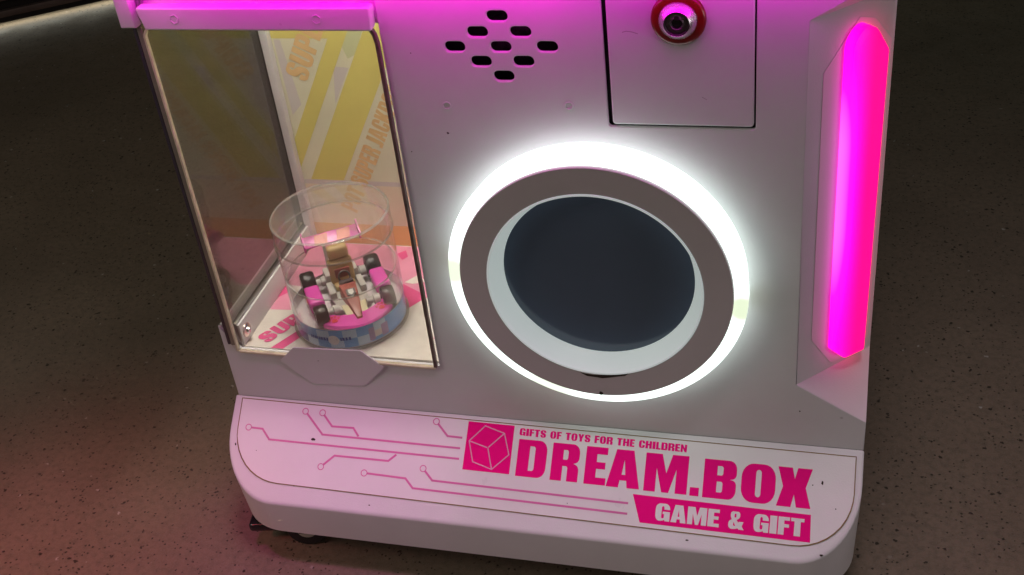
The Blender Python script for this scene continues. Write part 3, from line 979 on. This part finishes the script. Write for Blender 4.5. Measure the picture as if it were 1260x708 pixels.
# panes: the front one with cut top corners and a bright polished edge
pane = [(-0.2264, -0.0600), (-0.0575, -0.0615), (-0.0572, 0.2110), (-0.0620, 0.2180), (-0.0620, 0.2300), (-0.2200, 0.2300), (-0.2205, 0.2160), (-0.2258, 0.2125)]
fill2d('front_pane', [[(-0.2315, -0.0480)] + pane[:1] + pane[1:4] + [(-0.0620, 0.2300), (-0.2315, 0.2300)]], FRONT, 0.0004, 0.0024, FPANE, M)
pane_edge = fill2d('pane_edge', [ribbon([(-0.2190, 0.2196), (-0.2232, 0.2160), (-0.2252, 0.2120), (-0.2252, -0.0585)], 0.0017)], FRONT, -0.0002, 0.0036, ACRYL_EDGE, M, bevel=0.0005)
fill2d('pane_edge', [ribbon([(-0.2238, -0.0592), (-0.0590, -0.0608)], 0.0020)], FRONT, -0.0002, 0.0034, ACRYL_EDGE, M, bevel=0.0005)
fill2d('pane_edge', [ribbon([(-0.0622, 0.2196), (-0.0590, 0.2140), (-0.0580, 0.2080), (-0.0580, -0.0596)], 0.0026)], FRONT, -0.0002, 0.0036, BROWNEDGE, M, bevel=0.0005)
box('side_pane', -0.2286, -0.2263, 0.0006, 0.1565, 0.2042, 0.4700, PANE, M)
box('corner_trim', -0.2330, -0.2306, -0.0022, 0.0030, 0.1870, 0.4590, GASKET, M, bevel=0.0006)
box('corner_bead', -0.2304, -0.2270, -0.0018, 0.0004, 0.1860, 0.4590, mat('grey_bead', (0.30, 0.27, 0.24), 0.3, var=0.2, vscale=50), M, bevel=0.0006)

# bar above the window and the post beside it
barp = rp([(-0.2228, 0.2352, 0.0025), (-0.2190, 0.2193, 0.0012), (-0.0578, 0.2190, 0.0012), (-0.0562, 0.2352, 0.0025)], 3)
fill2d('window_bar', [barp], FRONT, 0.0004, 0.0085, WHITE, M, bevel=0.0012)
for hx in (-0.1951, -0.0937):
    fill2d('screw_plug', [hexagon(hx, 0.2273, 0.0034, 0.3), hexagon(hx, 0.2273, 0.0028, 0.3)], FRONT, 0.0089, 0.0004, WHITE, M, bevel=0.00015)
fill2d('corner_cap', [rp([(-0.2392, 0.2193, 0.001), (-0.2272, 0.2193, 0.001), (-0.2290, ZT, 0.001), (-0.2392, ZT, 0.001)], 3)], FRONT, -0.004, 0.0100, WHITE, M, bevel=0.0010)
box('upper_panel', -0.2385, -0.0500, 0.0050, 0.0070, 0.2188 + ZO, 0.9000, WHITE, M)
box('bar_bracket', -0.2266, -0.2232, 0.0010, 0.0040, 0.2200 + ZO, 0.2420 + ZO, STEEL, M, bevel=0.0006)

# unseen shade shelf with its magenta strip light, and the cabinet it carries
box('shade_shelf', XL - 0.002, XR + 0.002, -0.088, 0.0045, 0.5160, 0.570, WHITE, M, bevel=0.004)  # overhang added out of view, deepened to shade the window bar
box('lamp_rail', XL, XR, -0.034, 0.0045, 0.5000, 0.5158, WHITE, M, bevel=0.001)
box('strip_light', -0.228, -0.058, -0.022, -0.012, 0.4940, 0.4998, MAGLED, M, bevel=0.001)
box('strip_light', -0.054, 0.070, -0.024, -0.014, 0.4940, 0.4998, MAGLED, M, bevel=0.001)
box('strip_light', 0.072, 0.250, -0.024, -0.014, 0.4940, 0.4998, emission('dim_magenta_led', (1.0, 0.0, 0.80), 5), M, bevel=0.001)
box('upper_cabinet', -0.050, XR, 0.0075, 0.40, 0.5205, 1.25, WHITE, M, bevel=0.004)
box('upper_cabinet', XL, -0.0505, 0.0075, 0.40, 0.9025, 1.25, WHITE, M, bevel=0.004)
box('upper_cabinet', XL, -0.0505, 0.1785, 0.40, 0.5205, 0.902, WHITE, M)


# casters
def caster(cx, cy, ang):
    T = Matrix.Translation((cx, cy, 0.0177)) @ Matrix.Rotation(ang, 4, 'Z')
    ax = T @ Matrix.Rotation(R(90), 4, 'X')
    c = lathe('caster', [(0.0085, -0.007), (0.0160, -0.007), (0.0174, -0.005), (0.0176, 0.0), (0.0174, 0.005), (0.0160, 0.007), (0.0085, 0.007)], RUBBER, M, 40, ax, closed=True)
    lathe('hub', [(0.0, -0.0074), (0.0070, -0.0074), (0.0084, -0.0066), (0.0084, 0.0066), (0.0070, 0.0074), (0.0, 0.0074)], mat('pale_hub_plastic', (0.55, 0.55, 0.48), 0.4), c, 32, ax)
    f_ = box('fork', -0.006, 0.008, -0.0100, -0.0082, 0.000, 0.0250, BLACKP, c)
    f_.data.transform(T)
    f_ = box('brake_pedal', -0.049, -0.022, -0.008, 0.008, 0.001, 0.0100, BLACKP, c, bevel=0.0042, segs=4)
    f_.data.transform(T)
    return c


caster(-0.1885, -0.0310, R(11))
caster(0.2080, -0.0340, R(-20))
caster(-0.1880, 0.3400, R(40))
caster(0.2080, 0.3400, R(15))

# ------------------------------------------------------------------ capsule with a toy kart in it
CX, CY, CZ = -0.1460, 0.0505, 0.1828
cap = thing('toy_capsule', 'clear plastic cylinder tub with blue printed base band, standing on the prize shelf', 'toy capsule', (CX, CY, CZ))
BLUE = mat('blue_printed_band', (0.24, 0.48, 0.90), 0.4, var=0.15, vscale=60)
BLUEL = mat('light_blue_print', (0.60, 0.78, 0.98), 0.4)
BLUED = mat('dark_blue_print', (0.10, 0.13, 0.38), 0.4)
PALE = mat('pale_card', (0.80, 0.74, 0.76), 0.5)
lathe('shell', [(0.0455, 0.0005), (0.0458, 0.050), (0.0460, 0.0860)], SHELL, cap, 96)
lathe('lid', [(0.0464, 0.0820), (0.0466, 0.0980), (0.0460, 0.1000), (0.0445, 0.1008), (0.0, 0.1008)], CLEAR, cap, 96)
lathe('lid_rim', [(0.0462, 0.0812), (0.0471, 0.0812), (0.0471, 0.0826), (0.0462, 0.0826)], CLEARRIM, cap, 96, closed=True)
lathe('lid_rim', [(0.0452, 0.0998), (0.0463, 0.0994), (0.0466, 0.1004), (0.0456, 0.1014)], CLEARRIM, cap, 96, closed=True)
lathe('base_rim', [(0.0452, 0.0), (0.0472, 0.0), (0.0472, 0.0016), (0.0452, 0.0020)], CLEARRIM, cap, 96, closed=True)
lathe('base_disc', [(0.0, 0.0012), (0.0448, 0.0012), (0.0448, 0.0022), (0.0, 0.0022)], PALE, cap, 64)
band = lathe('printed_band', [(0.0450, 0.0024), (0.0450, 0.0195)], BLUE, cap, 96)
lathe('insert_tray', [(0.0446, 0.0195), (0.0440, 0.0110), (0.0, 0.0105)], PALE, cap, 64)
lathe('insert_wall', [(0.0430, 0.0108), (0.0440, 0.0480)], SHELL, cap, 64)
lathe('insert_rim', [(0.0436, 0.0478), (0.0444, 0.0478), (0.0444, 0.0488), (0.0436, 0.0488)], CLEARRIM, cap, 64, closed=True)


def band_patch(a0, a1, z0, z1, m, r=0.0453):
    n_ = max(3, int((a1 - a0) / 4))
    vv, ff = [], []
    for i in range(n_ + 1):
        t = R(a0 + (a1 - a0) * i / n_)
        vv += [(r * math.cos(t), r * math.sin(t), z0), (r * math.cos(t), r * math.sin(t), z1)]
    for i in range(n_):
        ff.append((2 * i, 2 * i + 2, 2 * i + 3, 2 * i + 1))
    return from_py('print_patch', vv, ff, m, band)


for a0, a1, z0, z1, m in ((-140, -118, .003, .011, BLUED), (-150, -128, .0115, .019, BLUEL), (-104, -90, .011, .019, BLUEL), (-90, -76, .003, .011, BLUEL), (-76, -62, .011, .019, BLUEL),
                          (-44, -30, .011, .019, BLUEL), (-62, -48, .003, .011, BLUEL), (-118, -104, .003, .0105, BLUEL)):
    band_patch(a0, a1, z0, z1, m)
PURP = mat('violet_print', (0.42, 0.30, 0.55), 0.4)
for a0, a1, z0, z1, m in ((-50, -44, .004, .016, PURP), (-44, -36, .006, .012, PALE), (-36, -28, .004, .015, PURP), (-138, -124, .012, .0135, BLUED), (-136, -126, .0145, .016, BLUED)):
    band_patch(a0, a1, z0, z1, m, 0.0455)
# small dotted web line and a pale round seal on the band
rnd = random.Random(3)
a = -112
while a < -68:
    wdt = rnd.uniform(1.2, 2.6)
    if not -93 < a < -80:
        band_patch(a, a + wdt, .0098, .0128, BLUED, 0.0456)
    a += wdt + rnd.uniform(0.4, 1.2)
vv = [(0.0456 * math.cos(R(-86)), 0.0456 * math.sin(R(-86)), 0.0105)]
for i in range(20):
    t = i * math.pi / 10
    aa = R(-86) + 0.0046 * math.cos(t) / 0.0456
    vv.append((0.0456 * math.cos(aa), 0.0456 * math.sin(aa), 0.0105 + 0.0046 * math.sin(t)))
from_py('round_seal', vv, [(0, i + 1, (i + 1) % 20 + 1) for i in range(20)], PALE, band)

# the kart (nose towards local -y)
KPINK = mat('pink_toy_plastic', (0.80, 0.09, 0.50), 0.25)
KRED = mat('red_toy_print', (0.60, 0.015, 0.02), 0.35)
KBROWN = mat('brown_red_toy_plastic', (0.36, 0.10, 0.085), 0.35)
KTAN = mat('tan_toy_plastic', (0.60, 0.42, 0.20), 0.4)
KCREAM = mat('cream_toy_plastic', (0.85, 0.78, 0.52), 0.35)
KGREY = mat('pale_grey_toy_plastic', (0.62, 0.60, 0.56), 0.35)
KTYRE = mat('black_toy_tyre', (0.012, 0.012, 0.013), 0.25, bump=1.0, bscale=420)
KDARK = mat('dark_toy_plastic', (0.08, 0.06, 0.06), 0.4)
kart = thing('toy_kart', 'pink and brown toy racing kart with rear wing inside the clear tub', 'toy car', (-0.1485, 0.0575, CZ + 0.0125), R(34.5))
body = box('chassis', -0.014, 0.014, -0.022, 0.030, 0.002, 0.007, KGREY, kart, bevel=0.0015)
# nose cone tapering to the front
from_py('nose', [(-0.0075, -0.004, 0.006), (0.0075, -0.004, 0.006), (0.0028, -0.040, 0.003), (-0.0028, -0.040, 0.003), (-0.0070, -0.004, 0.0185), (0.0070, -0.004, 0.0185), (0.0060, -0.014, 0.0175), (-0.0060, -0.014, 0.0175), (0.0020, -0.039, 0.0075), (-0.0020, -0.039, 0.0075)],
        [(0, 1, 2, 3), (0, 4, 5, 1), (4, 7, 6, 5), (7, 9, 8, 6), (3, 2, 8, 9), (1, 5, 6), (1, 6, 8, 2), (0, 7, 4), (0, 3, 9, 7)], KBROWN, kart, bevel=0.001, smooth=True)
sh = from_py('badge', [(-0.0038, -0.0145, 0.0188), (0.0038, -0.0145, 0.0188), (0.0036, -0.0195, 0.0170), (0, -0.0222, 0.0160), (-0.0036, -0.0195, 0.0170), (-0.0038, -0.0145, 0.0194), (0.0038, -0.0145, 0.0194), (0.0036, -0.0195, 0.0176), (0, -0.0222, 0.0166), (-0.0036, -0.0195, 0.0176)],
             [(5, 6, 7, 8, 9), (4, 3, 2, 1, 0), (0, 1, 6, 5), (1, 2, 7, 6), (2, 3, 8, 7), (3, 4, 9, 8), (4, 0, 5, 9)], KDARK, kart)
from_py('badge_mark', [(-0.0022, -0.0155, 0.0195), (0.0022, -0.0155, 0.0195), (0.0020, -0.0190, 0.0183), (0, -0.0207, 0.0176), (-0.0020, -0.0190, 0.0183)], [(0, 1, 2, 3, 4)], KGREY, sh)
for s in (-1, 1):
    from_py('front_plate', [(s * 0.0035, -0.020, 0.0065), (s * 0.0100, -0.018, 0.0065), (s * 0.0085, -0.036, 0.0045), (s * 0.0035, -0.037, 0.0045), (s * 0.0035, -0.020, 0.0085), (s * 0.0100, -0.018, 0.0085), (s * 0.0085, -0.036, 0.0060), (s * 0.0035, -0.037, 0.0060)],
            BOXF, KCREAM, kart, bevel=0.0005)
    for yy, rr_, ww in ((0.0240, 0.0098, 0.0058), (-0.0235, 0.0084, 0.0052)):
        wm = Matrix.Translation((s * 0.0275, yy, rr_)) @ Matrix.Rotation(R(90), 4, 'Y')
        w_ = lathe('wheel', [(0.0, -ww * .7), (rr_ * 0.55, -ww * .8), (rr_ * 0.6, -ww), (rr_ * 0.88, -ww), (rr_, -ww * 0.7), (rr_, ww * 0.7), (rr_ * 0.88, ww), (rr_ * 0.6, ww), (rr_ * .55, ww * .8), (0.0, ww * .7)], KTYRE, kart, 32, wm)
        lathe('rim', [(0.0, ww * 0.95), (rr_ * 0.5, ww * 0.95), (rr_ * 0.52, ww * .78), (0, ww * .78)], KGREY, w_, 20, wm if s > 0 else wm @ Matrix.Rotation(math.pi, 4, 'X'))
        am = Matrix.Translation((s * 0.0165, yy * 0.96, 0.0085)) @ Matrix.Rotation(R(90), 4, 'Y')
        lathe('axle', [(0, -0.0065), (0.0030, -0.0065), (0.0030, -0.001), (0.0042, -0.0005), (0.0042, 0.0045), (0, 0.0045)], KGREY, kart, 16, am)
    pod = box('side_pod', s * 0.0275 - 0.0062, s * 0.0275 + 0.0062, -0.0135, 0.0125, 0.0035, 0.0150, KPINK, kart, bevel=0.0028, segs=3)
    sm = Matrix.Translation((s * 0.0338, -0.001, 0.0095)) @ Matrix.Rotation(R(90) * s, 4, 'Y')
    lathe('pod_mark', [(0, 0.0004), (0.0028, 0.0004), (0.0028, 0)], KRED, pod, 20, sm)
    box('exhaust', s * 0.0125 - 0.0026, s * 0.0125 + 0.0026, -0.006, 0.012, 0.007, 0.0135, KGREY, kart, bevel=0.0012)
    box('exhaust', s * 0.0115 - 0.0022, s * 0.0115 + 0.0022, 0.014, 0.028, 0.007, 0.0180, KGREY, kart, bevel=0.0012)
# pink front bumper, curved, with a printed paw at each end
nb = 18
vv, ff = [], []
for i in range(nb + 1):
    t = -1 + 2 * i / nb
    yo = -0.0415 + 0.016 * t * t
    x = t * 0.0285
    for (dy, z) in ((-0.0050, 0.0005), (-0.0058, 0.0035), (-0.0046, 0.0050), (0.0085, 0.0072), (0.0090, 0.0005)):
        vv.append((x, yo + dy, z))
for i in range(nb):
    for k in range(5):
        k2 = (k + 1) % 5
        ff.append((i * 5 + k, (i + 1) * 5 + k, (i + 1) * 5 + k2, i * 5 + k2))
ff.append((0, 1, 2, 3, 4))
ff.append(tuple(nb * 5 + k for k in (4, 3, 2, 1, 0)))
bumper = from_py('front_bumper', vv, ff, KPINK, kart, smooth=True)
for s in (-1, 1):
    t = 0.68 * s
    px, py, pz = t * 0.0285, -0.0415 + 0.016 * t * t + 0.0016, 0.00615
    pf = frame((px, py, pz), (1.5, 0, 0), (0, 1.5, 0.252), (0, -0.168, 1))
    lps = [rp([(-0.0019, -0.0018, 0.0012), (0.0019, -0.0018, 0.0012), (0.0010, 0.0010, 0.0012), (-0.0010, 0.0010, 0.0012)])]
    for (tx, ty) in ((-0.0024, 0.0008), (-0.0009, 0.0023), (0.0009, 0.0023), (0.0024, 0.0008)):
        lps.append(circle(tx, ty, 0.00072, 12))
    fill2d('paw_print', lps, pf, 0.0004, 0.0002, KRED, bumper)
# empty cockpit: seat, wheel, dash
box('seat', -0.0085, 0.0085, 0.0040, 0.0130, 0.0070, 0.0125, KTAN, kart, bevel=0.0020, segs=3)
sb = box('seat_back', -0.0100, 0.0100, 0.0095, 0.0165, 0.0100, 0.0330, KTAN, kart, bevel=0.0030, segs=4)
box('headrest', -0.0085, 0.0085, 0.0095, 0.0175, 0.0335, 0.0450, KTAN, sb, bevel=0.0034, segs=4)
box('harness_pad', -0.0062, 0.0062, 0.0078, 0.0096, 0.0170, 0.0255, KBROWN, sb, bevel=0.0007)
box('dash', -0.0060, 0.0060, -0.0035, 0.0010, 0.0120, 0.0195, KDARK, kart, bevel=0.0012)
stm = Matrix.Translation((0, 0.0030, 0.0205)) @ Matrix.Rotation(R(55), 4, 'X')
prof = [(0.0046 + 0.0008 * math.cos(t), 0.0008 * math.sin(t)) for t in [i * math.pi / 4 for i in range(8)]]
lathe('steering_wheel', prof, KDARK, kart, 28, stm, closed=True)
# rear wing: striped blade with end plates on two struts
wing = box('rear_wing', -0.0225, 0.0225, 0.0290, 0.0400, 0.0400, 0.0416, KPINK, kart, bevel=0.0005)
wing.data.transform(Matrix.Translation((0, 0.034, 0.041)) @ Matrix.Rotation(R(28), 4, 'X') @ Matrix.Translation((0, -0.034, -0.041)))
wfr = Matrix.Translation((0, 0.034, 0.041)) @ Matrix.Rotation(R(28), 4, 'X')
KCORAL = mat('coral_toy_print', (0.62, 0.07, 0.05), 0.35)
for xa, xb in ((-0.0150, -0.0040), (0.0040, 0.0150)):
    fill2d('wing_stripe', [[(xa, -0.0048), (xb, -0.0048), (xb + 0.002, 0.0048), (xa + 0.002, 0.0048)]], wfr, 0.0008, 0.0001, KCORAL, wing)
for s in (-1, 1):
    e = box('end_plate', s * 0.0232 - 0.0007, s * 0.0232 + 0.0007, -0.0072, 0.0072, -0.0030, 0.0060, KPINK, wing, bevel=0.0004)
    e.data.transform(wfr)
    box('wing_strut', s * 0.0080 - 0.0012, s * 0.0080 + 0.0012, 0.0270, 0.0305, 0.0060, 0.0385, KGREY, kart, bevel=0.0004)

# ------------------------------------------------------------------ dark neighbouring cabinet, far left
NB = thing('neighbouring_cabinet', 'dark cabinet base with metal rails above a bright underlit strip of floor', 'cabinet', (-1.2035, 1.0234, 0), R(34.18))
NDARK = mat('dark_cabinet_panel', (0.02, 0.015, 0.017), 0.3)
NRAIL = mat('dull_metal_rail', (0.24, 0.17, 0.165), 0.32, metal=0.6, var=0.3, vscale=12)
box('cabinet_body', -1.0, 1.2, 0.012, 0.55, 0.0125, 1.4, NDARK, NB)
box('rail', -1.0, 1.2, 0.0, 0.0118, 0.0215, 0.0330, NRAIL, NB, bevel=0.002)
box('rail', -1.0, 1.2, 0.0, 0.0118, 0.0500, 0.0600, NRAIL, NB, bevel=0.002)
box('kick_strip', -1.0, 1.2, 0.004, 0.0118, 0.0120, 0.0210, NDARK, NB)
box('plinth', -1.0, 1.2, 0.08, 0.50, 0.0, 0.0122, NDARK, NB)
box('underglow_strip', -0.98, 1.18, 0.014, 0.030, 0.0105, 0.0123, UNDERLED, NB)
